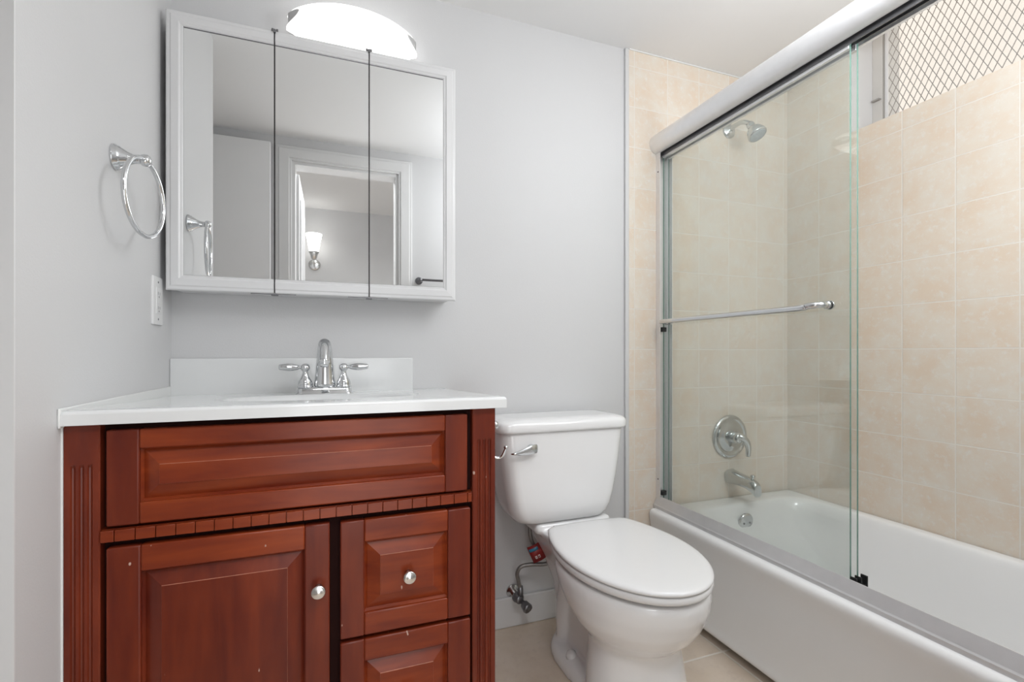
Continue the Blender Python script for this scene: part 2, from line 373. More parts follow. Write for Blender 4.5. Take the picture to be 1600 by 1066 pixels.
# expanded metal mesh: crossing slanted strands
b = nb(); py, pz = 0.0245, 0.0505; y0, y1, z0, z1 = WY0 + 0.05, WY1 - 0.046, WZ + 0.012, 2.37
def strand(bm, ya, za, yb, zb, x):
    d = Vector((0, yb - ya, zb - za)).normalized(); nrm = Vector((0, -d.z, d.y)) * 0.0010; t = Vector((0.0012, 0, 0))
    A = Vector((x, ya, za)); B = Vector((x, yb, zb))
    ring_loft(bm, [[A + nrm + t, A - nrm + t, A - nrm - t, A + nrm - t], [B + nrm + t, B - nrm + t, B - nrm - t, B + nrm - t]], smooth=False)
sl = pz / py; hgt = z1 - z0; k = -int(hgt / pz) - 1
while y0 + k * py < y1:
    for sgn in (1, -1):
        # line z = z0 + sgn*sl*(y - c)
        c = y0 + k * py
        if sgn == 1: ya, za, yb, zb = c, z0, c + hgt / sl, z1
        else: ya, za, yb, zb = c, z1, c + hgt / sl, z0
        if ya < y0: za += (y0 - ya) * (zb - za) / (yb - ya); ya = y0
        if yb > y1: zb = za + (y1 - ya) * (zb - za) / (yb - ya); yb = y1
        if yb - ya > 0.002: strand(b, ya, za, yb, zb, 2.070 + 0.0012 * sgn)
    k += 1
obj('diamond_mesh', b, M['mesh'], w)

# ------------------------------------------------------------------ vanity cabinet
VX0, VX1, VF = -0.4245, 0.340, -0.585      # VF: front plane of drawer fronts
CT = 0.848                                   # top of the cabinet
van = thing('vanity_cabinet', 'worn cherry-red wooden vanity cabinet with raised panels and dentil strip', 'cabinet', (-0.0425, -0.29, 0))
b = nb()
box(b, VX0, VX0 + 0.018, VF + 0.02, -0.002, 0.0, CT); box(b, VX1 - 0.018, VX1, VF + 0.02, -0.002, 0.0, CT)
box(b, VX0 + 0.018, VX1 - 0.018, -0.012, -0.002, 0.1, CT); box(b, VX0 + 0.018, VX1 - 0.018, VF + 0.04, -0.012, 0.09, 0.105)
obj('carcass', b, M['wood_z'], van)
b = nb()   # recessed face frame, darkened to draw the shade between the fronts
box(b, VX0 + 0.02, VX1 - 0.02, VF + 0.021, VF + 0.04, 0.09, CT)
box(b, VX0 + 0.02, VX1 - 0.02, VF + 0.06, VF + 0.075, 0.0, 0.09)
obj('face_frame', b, M['gap_shade'], van)
def pilaster(x0, x1):
    b = nb(); z0, z1 = 0.0, CT; zf = 0.775
    # fluted front: profile across x, three rounded grooves
    gs = [x0 + (x1 - x0) * f for f in (0.27, 0.5, 0.73)]; gw = 0.0038
    xs = [x0, x0 + 0.002]
    for g in gs: xs += [g - gw, g - gw * .5, g, g + gw * .5, g + gw]
    xs += [x1 - 0.002, x1]
    def yy(x, deep):
        if x in (x0, x1): return VF + 0.002
        for g in gs:
            if abs(x - g) < gw * .99: return VF + (0.0035 if abs(x - g) < 1e-6 else 0.0027) * deep
        return VF
    rows = [(z0, 0), (0.05, 0), (0.055, 1), (zf, 1), (zf + 0.006, 0), (z1, 0)]
    grid = [[b.verts.new((x, yy(x, dp), z)) for x in xs] for z, dp in rows]
    for a, c in zip(grid[:-1], grid[1:]):
        for i in range(len(xs) - 1): b.faces.new((a[i], a[i + 1], c[i + 1], c[i]))
    bk = VF + 0.0205
    B = [[b.verts.new((x, bk, z)) for x in (x0, x1)] for z in (z0, z1)]
    for side, i in ((0, 0), (1, -1)):
        f = [g[i] for g in grid] + [B[1][side], B[0][side]]
        b.faces.new(f if side else list(reversed(f)))
    b.faces.new([B[0][0], B[0][1]] + list(reversed(grid[0]))); b.faces.new([B[1][1], B[1][0]] + grid[-1]); b.faces.new((B[0][1], B[0][0], B[1][0], B[1][1]))
    return obj('fluted_pilaster', b, M['wood_z'], van)
pilaster(VX0, -0.374); pilaster(0.287, VX1)
# dentil strip
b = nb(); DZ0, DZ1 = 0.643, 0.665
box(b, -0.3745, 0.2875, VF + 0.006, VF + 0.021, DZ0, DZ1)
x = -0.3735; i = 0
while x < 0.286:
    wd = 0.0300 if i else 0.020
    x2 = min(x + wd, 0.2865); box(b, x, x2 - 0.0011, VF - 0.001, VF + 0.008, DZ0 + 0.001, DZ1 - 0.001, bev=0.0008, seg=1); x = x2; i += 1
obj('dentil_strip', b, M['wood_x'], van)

def knob(parent, x, z, y=None):
    b = nb(); y = VF if y is None else y
    lathe(b, (x, y, z), (0, -1, 0), [(0, 0.0075), (0.003, 0.0065), (0.010, 0.0050), (0.014, 0.0060), (0.017, 0.0118), (0.020, 0.0135), (0.0225, 0.0132), (0.0245, 0.0115), (0.0245, 0.009), (0.0262, 0.0055), (0.0272, 0.0)], n=32)
    return obj('knob', b, M['satin'], parent)

def panel_front(name, X0, X1, Z0, Z1, ix0, ix1, iz0, iz1, bev, label=None):
    """frame-and-raised-panel front; returns the frame object"""
    b = nb(); yb = VF + 0.0205
    e = 0.003
    box(b, X0, ix0, VF, yb, Z0, Z1, 0, bev=e); box(b, ix1, X1, VF, yb, Z0, Z1, 0, bev=e)
    box(b, ix0 - 0.0006, ix1 + 0.0006, VF + 0.0002, yb, iz1, Z1 - 0.0001, 1, bev=e); box(b, ix0 - 0.0006, ix1 + 0.0006, VF + 0.0002, yb, Z0 + 0.0001, iz0, 1, bev=e)
    fr = obj(name, b, [M['wood_z'], M['wood_x']], van)
    b = nb(); y1 = VF + 0.012; yf = VF + 0.001
    P = lambda x0, x1, z0, z1, y: [Vector((x0, y, z0)), Vector((x1, y, z0)), Vector((x1, y, z1)), Vector((x0, y, z1))]
    g = 0.004
    # inner ovolo lip, groove, slope, step, field
    ring_loft(b, [P(ix0 - .001, ix1 + .001, iz0 - .001, iz1 + .001, VF + 0.006), P(ix0 + g, ix1 - g, iz0 + g, iz1 - g, y1),
                  P(ix0 + g + .002, ix1 - g - .002, iz0 + g + .002, iz1 - g - .002, y1 - .001),
                  P(ix0 + bev, ix1 - bev, iz0 + bev, iz1 - bev, yf + .0012)],
              cap0=False, cap1=False, smooth=False)
    ring_loft(b, [P(ix0 + bev, ix1 - bev, iz0 + bev, iz1 - bev, yf + .0012), P(ix0 + bev + .0004, ix1 - bev - .0004, iz0 + bev + .0004, iz1 - bev - .0007, yf)], cap0=False, cap1=False, mi=1, smooth=False)
    ring_loft(b, [P(ix0 + bev + .0004, ix1 - bev - .0004, iz0 + bev + .0004, iz1 - bev - .0007, yf), P(ix0 + bev + .002, ix1 - bev - .002, iz0 + bev + .002, iz1 - bev - .002, yf)], cap0=False, cap1=True, smooth=False)
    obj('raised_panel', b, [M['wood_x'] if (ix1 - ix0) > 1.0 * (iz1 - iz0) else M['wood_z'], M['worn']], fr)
    return fr
panel_front('false_drawer_front', -0.366, 0.276, 0.670, 0.837, -0.318, 0.226, 0.708, 0.802, 0.029)
dr = panel_front('door', -0.366, -0.006, 0.115, 0.633, -0.316, -0.052, 0.165, 0.586, 0.030); knob(dr, -0.0265, 0.509)
for z0 in (0.396, 0.153):
    d = panel_front('drawer', 0.0135, 0.2825, z0, z0 + 0.2355, 0.060, 0.232, z0 + 0.046, z0 + 0.190, 0.031)
    knob(d, 0.148, z0 + 0.1125, VF + 0.001)
b = nb(); box(b, -0.4262, -0.4236, VF - 0.0012, VF + 0.01, 0.0, CT); obj('caulk_bead', b, M['caulk'], van)
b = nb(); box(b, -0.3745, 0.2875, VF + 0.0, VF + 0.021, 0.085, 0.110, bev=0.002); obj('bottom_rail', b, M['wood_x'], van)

# ------------------------------------------------------------------ countertop with basin
cx, cy, ax, ay = -0.02, -0.315, 0.235, 0.165
TX0, TX1, TY0, TY1 = -0.4258, 0.362, -0.5985, -0.0005
def topz(x, y): return 0.851 + (0.022) * min(1, max(0, (-y - 0.02) / 0.55)) ** 1.15
b = nb(); NX, NY = 96, 72
def zz(x, y):
    z = topz(x, y); r = math.sqrt(((x - cx) / ax) ** 2 + ((y - cy) / ay) ** 2)
    if r < 1: t_ = min(1, (1 - r) / 0.6); z -= 0.120 * t_ * t_ * (3 - 2 * t_)
    e = min(y - TY0, TX1 - x)
    if e < 0.006: z -= 0.006 * (1 - math.sqrt(max(0, 1 - (1 - e / 0.006) ** 2)))
    return z
xs = [TX0 + (TX1 - TX0) * i / NX for i in range(NX + 1)]; xs = sorted(xs + [TX1 - 0.001, TX1 - 0.0025, TX1 - 0.0045])
ys = [TY0 + (TY1 - TY0) * j / NY for j in range(NY + 1)]; ys = sorted(ys + [TY0 + 0.001, TY0 + 0.0025, TY0 + 0.0045])
g = [[b.verts.new((x, y, zz(x, y))) for x in xs] for y in ys]
for a, c in zip(g[:-1], g[1:]):
    for i in range(len(xs) - 1): f = b.faces.new((a[i], a[i + 1], c[i + 1], c[i])); f.smooth = True
bot = 0.849
def skirt(row):
    low = [b.verts.new((v.co.x, v.co.y, bot)) for v in row]
    for i in range(len(row) - 1): f = b.faces.new((row[i], low[i], low[i + 1], row[i + 1])); f.smooth = False
skirt(g[0]); skirt([r[-1] for r in g]); skirt([r[0] for r in g])
vt = obj('vanity_countertop', b, M['marble'])
tag(vt, 'white cultured-marble vanity countertop with integrated basin on the red cabinet', 'countertop')
# underside closing strip around the bowl is not open to view; give the slab a bottom rim
b = nb(); box(b, TX0, TX1, TY0 + 0.0006, -0.555, bot - 0.0003, bot + 0.004); obj('front_lip', b, M['marble'], vt)
b = nb(); lathe(b, (cx, cy, 0.7375), (0, 0, 1), [(0, 0.024), (0.004, 0.024), (0.006, 0.020), (0.004, 0.012), (0.008, 0.010), (0.010, 0)]); obj('drain', b, M['chrome'], vt)
b = nb(); box(b, TX0, 0.245, -0.0205, -0.0005, 0.845, 0.955, bev=0.003, seg=3); o = obj('backsplash', b, M['marble'], vt)
b = nb(); box(b, TX0, TX0 + 0.004, -0.5995, -0.02, 0.845, 0.878, bev=0.0018); obj('caulk_bead', b, M['caulk'], vt)

# ------------------------------------------------------------------ faucet
fx, fy, fz = -0.022, -0.120, 0.8542
fa = thing('sink_faucet', 'chrome two-handle centerset faucet on the white vanity top', 'faucet', (fx, fy, fz))
b = nb()
R = []
for k, (z, s) in enumerate(((0, 0), (0.002, -0.0003), (0.006, 0.004), (0.016, 0.0075), (0.020, 0.009), (0.022, 0.013))):
    R.append(rrect(fx, fy, 0.080 - s, 0.028 - s, 0.022 - s * .6, fz - 0.002 + z, 8))
ring_loft(b, R); obj('base_plate', b, M['chrome'], fa)
b = nb()   # spout: tapering column curling over toward the front
pts = smooth_path([(fx, fy + 0.004, fz + 0.016), (fx, fy + 0.004, fz + 0.055), (fx, fy + 0.0, fz + 0.095), (fx, fy - 0.014, fz + 0.128), (fx, fy - 0.038, fz + 0.140), (fx, fy - 0.062, fz + 0.130), (fx, fy - 0.078, fz + 0.108), (fx, fy - 0.085, fz + 0.094)], 6)
n = len(pts); rs = []
for i in range(n):
    t = i / (n - 1)
    rs.append(0.0185 * (1 - t) ** 1.6 + 0.0118 if t < 0.6 else 0.0125 + 0.0015 * (t - .6) / .4)
rs[0] = 0.0185 + 0.003
tube(b, pts, rs, 24); obj('spout', b, M['chrome'], fa)
b = nb(); d = (pts[-1] - pts[-3]).normalized()
lathe(b, pts[-1] - d * 0.003, d, [(0, 0.0135), (0.002, 0.0148), (0.006, 0.0148), (0.008, 0.0118), (0.016, 0.0115), (0.017, 0.010), (0.017, 0.0)]); obj('aerator', b, M['chrome'], fa)
for s in (-1, 1):
    b = nb(); hx = fx + s * 0.0515
    lathe(b, (hx, fy, fz + 0.018), (0, 0, 1), [(0, 0.0215), (0.003, 0.0215), (0.005, 0.0185), (0.009, 0.0195), (0.018, 0.0180), (0.028, 0.0125), (0.036, 0.0085), (0.044, 0.0072), (0.048, 0.0080), (0.050, 0.0115), (0.056, 0.0130), (0.062, 0.0115), (0.066, 0.0085), (0.068, 0.004), (0.068, 0)])
    hb = obj('handle_base', b, M['chrome'], fa)
    b = nb(); hz = fz + 0.018 + 0.0575
    lathe(b, (hx + s * 0.010, fy, hz), (s, -0.10, 0.02), [(0, 0.0050), (0.004, 0.0045), (0.007, 0.0058), (0.012, 0.0078), (0.024, 0.0102), (0.036, 0.0104), (0.046, 0.0088), (0.052, 0.0080), (0.056, 0.0078), (0.058, 0.006), (0.059, 0)])
    obj('lever', b, M['chrome'], fa)
b = nb(); tube(b, [(fx, fy + 0.022, fz + 0.016), (fx, fy + 0.022, fz + 0.052)], 0.0025, 10); lathe(b, (fx, fy + 0.022, fz + 0.050), (0, 0, 1), [(0, 0.003), (0.002, 0.0055), (0.008, 0.0055), (0.010, 0.003), (0.010, 0)]); obj('lift_rod', b, M['chrome'], fa)

# ------------------------------------------------------------------ mirrored medicine cabinet
MX0, MX1, MZ0, MZ1, MF = -0.4115, 0.3665, 1.137, 1.876, -0.112
S1, S2 = -0.1535, 0.1015
mc = thing('mirrored_medicine_cabinet', 'white framed three-door mirrored medicine cabinet over the sink', 'cabinet', ((MX0 + MX1) / 2, -0.05, MZ0))
b = nb(); box(b, MX0 + 0.012, MX1 - 0.012, MF + 0.022, -0.001, MZ0 + 0.004, MZ1 - 0.014, bev=0.002); obj('cabinet_box', b, M['cabwhite'], mc)
# profile of moulding: (inset from outer edge, y offset from the front plane)
prof = [(0.0, 0.020), (0.0, 0.008), (0.003, 0.0045), (0.010, 0.0035), (0.013, 0.0015), (0.030, 0.0), (0.034, 0.003), (0.037, 0.003), (0.0415, 0.0065), (0.0415, 0.010)]
def mould_strip(bm, A, B, inward, cutA=0, cutB=0):
    """A,B outer corner points (x,z); inward unit; cut = 1 mitre, 0 square"""
    A = Vector(A); B = Vector(B); d = (B - A).normalized(); iw = Vector(inward)
    ra, rb = [], []
    for i_, y_ in prof:
        a = A + iw * i_ + d * i_ * cutA; c = B + iw * i_ - d * i_ * cutB
        ra.append(Vector((a.x, MF + y_, a.y))); rb.append(Vector((c.x, MF + y_, c.y)))
    ring_loft(bm, [ra, rb], smooth=False)
gap = 0.0018
doors = [(MX0, S1 - gap, 1, 0), (S1 + gap, S2 - gap, 0, 0), (S2 + gap, MX1, 0, 1)]
for (x0, x1, lf, rf) in doors:
    b = nb()
    mould_strip(b, (x0, MZ1), (x1, MZ1), (0, -1), lf, rf)
    mould_strip(b, (x0, MZ0), (x1, MZ0), (0, 1), lf, rf)
    if lf: mould_strip(b, (x0, MZ0), (x0, MZ1), (1, 0), 1, 1)
    if rf: mould_strip(b, (x1, MZ0), (x1, MZ1), (-1, 0), 1, 1)
    box(b, x0 + 0.001, x1 - 0.001, MF + 0.010, MF + 0.020, MZ0 + 0.002, MZ1 - 0.002)
    dd = obj('mirror_door', b, M['cabwhite'], mc)
    b = nb(); box(b, x0 + (0.041 if lf else 0.0), x1 - (0.041 if rf else 0.0), MF + 0.0045, MF + 0.0098, MZ0 + 0.041, MZ1 - 0.041)
    obj('mirror_pane', b, M['mirror'], dd)
    # dark strip drawn as a shadow line along the top of the glass
    b = nb(); box(b, x0 + (0.041 if lf else 0.0), x1 - (0.041 if rf else 0.0), MF + 0.0030, MF + 0.0046, MZ1 - 0.0428, MZ1 - 0.041)
    obj('mirror_shadow_line', b, M['dullmetal'], dd)
for sx in (S1, S2):
    b = nb(); box(b, sx - 0.0017, sx + 0.0017, MF + 0.0035, MF + 0.021, MZ0 + 0.003, MZ1 - 0.003); obj('black_edge_strip', b, M['black'], mc)
    for zz_, dz in ((MZ1 - 0.001, 0.010), (MZ0 - 0.005, 0.006)):
        b = nb(); box(b, sx - 0.009, sx + 0.009, MF + 0.006, MF + 0.020, zz_, zz_ + dz * .55, bev=0.001)
        lathe(b, (sx - 0.006, MF + 0.012, zz_), (0, 0, 1), [(0, 0.003), (dz, 0.003), (dz, 0)], n=12); lathe(b, (sx + 0.006, MF + 0.012, zz_), (0, 0, 1), [(0, 0.003), (dz, 0.003), (dz, 0)], n=12)
        box(b, sx - 0.003, sx + 0.003, MF - 0.0006, MF + 0.02, zz_ - (0.006 if dz == .01 else -0.002), zz_ + 0.003)
        obj('pivot_hinge', b, M['dullmetal'], mc)
    b = nb(); box(b, sx - 0.060, sx + 0.055, MF + 0.007, MF + 0.009, MZ0 - 0.0022, MZ0 + 0.0002); obj('hinge_plate', b, M['dullmetal'], mc)

# ------------------------------------------------------------------ vanity light
lx, lz = 0.063, 1.957
vl = thing('vanity_wall_light', 'frosted glass wall light with scrolled ends above the mirrored cabinet', 'lamp', (lx, -0.01, lz - 0.07))
b = nb()
R = []
for y, s in ((-0.001, 0), (-0.012, 0), (-0.018, 0.006)):
    R.append([Vector((p.x, y, lz + p.y)) for p in rrect(lx, 0, 0.184 - s, 0.030 - s, 0.029 - s, 0, 8)])
ring_loft(b, R); obj('back_plate', b, M['dullmetal'], vl)
b = nb(); NS, NA = 40, 18
hw = 0.193
def shade_pt(s, a, q_=None, inset=0.0):
    # s -1..1 along width, a -1..1 bottom..top ; ends notched in the middle
    lim = 1 - 0.20 * math.cos((a - 0.15) * PI / 2) ** 2.2 if abs(a - 0.15) < 1 else 1
    q = s * lim if q_ is None else q_(lim) * s
    hh = 0.020 + 0.056 * (1 - abs(q) ** 2.3)
    dep = 0.030 + 0.085 * math.sqrt(max(0, 1 - q * q * 0.93))
    ang = a * 1.25
    tilt = 0.30
    y = -0.004 - (dep - inset) * math.cos(ang)
    z = lz + hh * math.sin(ang) / math.sin(1.25) - tilt * 0.0
    return Vector((lx + hw * q, y, z))
g = [[b.verts.new(shade_pt(-1 + 2 * i / NS, -1 + 2 * j / NA)) for i in range(NS + 1)] for j in range(NA + 1)]
for a, c in zip(g[:-1], g[1:]):
    for i in range(NS): f = b.faces.new((a[i], a[i + 1], c[i + 1], c[i])); f.smooth = True
o = obj('glass_shade', b, M['shade'], vl); sm = o.modifiers.new('thick', 'SOLIDIFY'); sm.thickness = 0.004
for s in (-1, 1):   # grey infill in each notched end, coloured as its shaded inside
    b = nb(); g = [[b.verts.new(shade_pt(s, -0.75 + 1.75 * j / 14, (lambda L_, k=k: (L_ - 0.03) + (0.965 - L_ + 0.03) * k / 5), 0.005)) for k in range(6)] for j in range(15)]
    for a, c in zip(g[:-1], g[1:]):
        for i in range(5): f = b.faces.new((a[i], a[i + 1], c[i + 1], c[i])); f.smooth = True
    ec = obj('end_infill', b, M['end_shade_grey'], vl); sm = ec.modifiers.new('thick', 'SOLIDIFY'); sm.thickness = 0.002
for s in (-1, 1):
    b = nb(); lathe(b, (lx + s * 0.09, -0.017, lz), (0, -1, 0), [(0, 0.018), (0.02, 0.016), (0.035, 0.012), (0.035, 0)]); obj('lamp_holder', b, M['satin'], vl)

# ------------------------------------------------------------------ towel ring
tx, ty, tz = XL, -0.378, 1.378
tr = thing('towel_ring', 'chrome towel ring mounted on the left wall beside the mirrored cabinet', 'towel ring', (tx, ty, tz))
b = nb(); lathe(b, (tx, ty, tz), (1, 0, 0), [(0, 0.0265), (0.004, 0.0265), (0.006, 0.0235), (0.010, 0.0235), (0.012, 0.0205), (0.016, 0.019), (0.024, 0.0135), (0.034, 0.0095), (0.046, 0.0082), (0.048, 0.0082)])
obj('post', b, M['chrome'], tr)
b = nb(); lathe(b, (tx + 0.045, ty, tz), (1, 0, 0), [(0, 0.008), (0.003, 0.0115), (0.008, 0.0130), (0.014, 0.0115), (0.018, 0.008), (0.0195, 0)])
obj('finial', b, M['chrome'], tr)
b = nb(); rc = Vector((tx + 0.054, ty - 0.004, tz - 0.080)); rot = math.radians(0)
pts = [rc + Vector((math.sin(2 * PI * k / 72) * 0.010, math.sin(2 * PI * k / 72) * 0.080, math.cos(2 * PI * k / 72) * 0.080)) for k in range(72)]
tube(b, pts, 0.0048, 14, closed=True); obj('ring', b, M['chrome'], tr)

# ------------------------------------------------------------------ outlet
ol = thing('wall_outlet', 'white outlet with rectangular cover plate on the left wall under the mirrored cabinet', 'outlet', (XL, -0.129, 1.04))
b = nb(); box(b, XL - 0.001, XL + 0.0055, -0.165, -0.093, 1.043, 1.166, bev=0.002); obj('cover_plate', b, M['plate'], ol)
b = nb(); box(b, XL + 0.004, XL + 0.0072, -0.146, -0.112, 1.071, 1.138, bev=0.0012)
for zc in (1.086, 1.123):
    box(b, XL + 0.0070, XL + 0.0076, -0.1365, -0.1350, zc - .004, zc + .004, mi=1); box(b, XL + 0.0070, XL + 0.0076, -0.1235, -0.1220, zc - .0035, zc + .0035, mi=1)
    lathe(b, (XL + 0.0070, -0.129, zc - 0.0085), (1, 0, 0), [(0, 0.0022), (0.0006, 0.0022), (0.0006, 0)], n=10, mi=1)
rc_ = obj('receptacle', b, [M['plate'], M['dullmetal']], ol)
b = nb(); box(b, XL + 0.0070, XL + 0.0080, -0.134, -0.124, 1.1055, 1.1095); box(b, XL + 0.0070, XL + 0.0080, -0.134, -0.124, 1.0995, 1.1035); obj('button', b, M['plate'], rc_)
for zc in (1.152, 1.057):
    b = nb(); lathe(b, (XL + 0.0055, -0.129, zc), (1, 0, 0), [(0, 0.0028), (0.0008, 0.0025), (0.0008, 0)], n=12); obj('screw', b, M['dullmetal'], ol)

# ------------------------------------------------------------------ toilet (own local frame: centre x=0, wall y=0, front -y; then turned slightly)
TC = Vector((0.708, 0, 0)); TR = 0.0
to = thing('toilet', 'white two-piece toilet with closed lid between the vanity and bath', 'toilet', tuple(TC))
to['_w'] = (0, 0, 0)     # parts are written in the toilet's own frame
def egg(yb, yf, hw_, z, wy=0.45, n=48, sq=2.0, cxo=0.0):
    """egg outline; yb back y, yf front y (yf<yb), widest at fraction wy from the back"""
    yc = yb + (yf - yb) * wy; pts = []
    for k in range(n):
        a = 2 * PI * k / n; c_, s_ = math.cos(a), math.sin(a)
        ly = (yb - yc) if s_ > 0 else (yc - yf)
        e = 2 / (sq if s_ > 0 else 2.0)
        x = hw_ * math.copysign(abs(c_) ** e, c_); y = yc + ly * math.copysign(abs(s_) ** e, s_)
        pts.append(Vector((x + cxo, y, z)))
    return pts
BXO = 0.047   # the bowl sits a little right of the tank
def lidline(yb, yf, hw_, hb, z, i_, n=40):
    L_ = []
    for k in range(n + 1):
        t = math.sin(PI / 2 * k / n) if k > n * .0 else 0
        t = 0.45 + (0.55) * math.sin((k / n - .45) / .55 * PI / 2) if k / n > .45 else k / n
        w_ = hw_ * math.sqrt(max(0, 1 - ((t - .45) / .55) ** 2)) if t > .45 else hw_ - (hw_ - hb) * ((.45 - t) / .45) ** 2.0
        if t < 0.03: w_ -= 0.012 * (1 - t / 0.03) ** 2
        L_.append((w_, yb + (yf - yb) * t))
    pts = [Vector((w_, y_, z)) for w_, y_ in L_] + [Vector((-w_, y_, z)) for w_, y_ in reversed(L_[:-1])]
    m_ = 8; w0 = L_[0][0]
    for k in range(1, m_): 
        x_ = -w0 + 2 * w0 * k / m_; pts.append(Vector((x_, yb + 0.010 * (1 - (x_ / w0) ** 2), z)))
    cyy = (yb + yf) / 2; fx_ = (hw_ - i_) / hw_; fy_ = (abs(yf - yb) / 2 - i_) / (abs(yf - yb) / 2)
    return [Vector((BXO + p.x * fx_, cyy + (p.y - cyy) * fy_, p.z)) for p in pts]
b = nb()   # bowl + pedestal + trapway + foot, blended into one porcelain body
R = [egg(-0.40, -0.655, 0.142, 0.0, .5), egg(-0.40, -0.652, 0.140, 0.04, .5), egg(-0.40, -0.640, 0.134, 0.12, .5), egg(-0.40, -0.628, 0.124, 0.19, .5), egg(-0.39, -0.632, 0.120, 0.225, .5), egg(-0.37, -0.650, 0.128, 0.24, .5),
     egg(-0.335, -0.682, 0.155, 0.27, .5), egg(-0.30, -0.705, 0.174, 0.305, .5), egg(-0.27, -0.722, 0.186, 0.345, .47), egg(-0.255, -0.727, 0.188, 0.376, .46), egg(-0.25, -0.724, 0.184, 0.390, .46), egg(-0.255, -0.714, 0.174, 0.394, .46)]
ring_loft(b, R)
R = [rrect(0, -0.30, 0.060, 0.19, 0.05, 0.01), rrect(0, -0.30, 0.052, 0.18, 0.05, 0.10), rrect(0, -0.27, 0.056, 0.18, 0.05, 0.20), rrect(0, -0.24, 0.080, 0.18, 0.05, 0.28), rrect(0, -0.20, 0.115, 0.155, 0.05, 0.35), rrect(0, -0.19, 0.13, 0.150, 0.04, 0.398)]
ring_loft(b, R)
R = [egg(-0.13, -0.60, 0.104, 0.0, .30, sq=2.6), egg(-0.132, -0.598, 0.104, 0.026, .30, sq=2.6), egg(-0.14, -0.59, 0.095, 0.044, .30, sq=2.6), egg(-0.17, -0.57, 0.066, 0.056, .34)]
ring_loft(b, R)
for sx in (-1, 1):   # trapway bulge
    pts = smooth_path([(sx * 0.045, -0.42, 0.22), (sx * 0.052, -0.34, 0.285), (sx * 0.054, -0.25, 0.25), (sx * 0.050, -0.21, 0.15), (sx * 0.042, -0.20, 0.04)], 5)
    tube(b, pts, 0.032, 16)
for v in b.verts: v.co.x += BXO
box(b, -0.13 + BXO * .6, 0.13 + BXO, -0.20, -0.035, 0.385, 0.422, bev=0.012)
bo = obj('bowl', b, M['porcelain'], to)
rm = bo.modifiers.new('blend', 'REMESH'); rm.mode = 'VOXEL'; rm.voxel_size = 0.0055; rm.use_smooth_shade = True
s_ = bo.modifiers.new('smooth', 'SMOOTH'); s_.factor = 0.6; s_.iterations = 9
b = nb(); R = []
for z, i_ in ((0.4015, 0.012), (0.4035, 0.003), (0.409, 0.0), (0.4165, 0.0005), (0.420, 0.003), (0.4215, 0.010)):
    R.append(lidline(-0.262, -0.735, 0.186, 0.134, z, i_))
ring_loft(b, R); obj('seat', b, M['seat'], to)
b = nb(); R = []
for z, i_ in ((0.4225, 0.012), (0.4232, 0.005), (0.4255, 0.0015), (0.429, 0.001), (0.4325, 0.003), (0.4355, 0.009), (0.437, 0.020), (0.4385, 0.05), (0.4395, 0.09), (0.440, 0.14)):
    R.append(lidline(-0.255, -0.738, 0.187, 0.136, z, i_))
ring_loft(b, R); obj('lid', b, M['seat'], to)
for sx in (-1, 1):
    b = nb(); tube(b, [(BXO + sx * 0.05, -0.240, 0.419), (BXO + sx * 0.105, -0.240, 0.419)], 0.009, 16); box(b, BXO + sx * 0.0775 - 0.018, BXO + sx * 0.0775 + 0.018, -0.252, -0.222, 0.400, 0.418, bev=0.003); obj('hinge', b, M['seat'], to)
    b = nb(); lathe(b, (BXO + sx * 0.076, -0.300, 0.043), (0, 0, 1), [(0, 0.0165), (0.010, 0.0165), (0.018, 0.0135), (0.023, 0.007), (0.0245, 0)]); obj('bolt_cap', b, M['seat'], to)
# tank, tapering downward with a rounded lower edge
b = nb(); R = []
prt = [(0.424, 0.128, 0.070), (0.4245, 0.146, 0.078), (0.430, 0.160, 0.084), (0.445, 0.173, 0.089), (0.47, 0.184, 0.0925), (0.51, 0.193, 0.0955), (0.57, 0.204, 0.0985), (0.64, 0.214, 0.100), (0.71, 0.2215, 0.101), (0.722, 0.2215, 0.101)]
for z, hx_, hy_ in prt: R.append(rrect(0, -0.118, hx_, hy_, 0.045, z, 8))
ring_loft(b, R); obj('tank', b, M['porcelain'], to)
b = nb(); R = []
for z, i_ in ((0.719, 0.010), (0.722, 0.002), (0.728, 0.0), (0.744, 0.0005), (0.752, 0.004), (0.757, 0.012), (0.7605, 0.026), (0.762, 0.05)):
    R.append(rrect(0, -0.120, 0.234 - i_, 0.110 - i_, 0.045, z, 8))
ring_loft(b, R); obj('tank_lid', b, M['porcelain'], to)
b = nb(); hy = -0.2195   # flush lever: paddle pointing left
lathe(b, (-0.128, hy + 0.004, 0.672), (0, -1, 0), [(0, 0.014), (0.006, 0.014), (0.010, 0.011), (0.016, 0.010), (0.016, 0)])
R = []
for x_, hz_, yy_, zc_ in ((-0.112, 0.0120, -0.012, 0.673), (-0.116, 0.0150, -0.015, 0.673), (-0.135, 0.0150, -0.020, 0.672), (-0.152, 0.0125, -0.023, 0.669), (-0.172, 0.0085, -0.024, 0.666), (-0.188, 0.0050, -0.022, 0.664), (-0.202, 0.0018, -0.020, 0.663)):
    R.append([Vector((x_, hy + yy_ + 0.0045 * math.cos(a), zc_ + hz_ * math.sin(a))) for a in [2 * PI * k / 14 for k in range(14)]])
ring_loft(b, R); obj('flush_lever', b, M['chrome'], to)
to.rotation_euler.z = TR

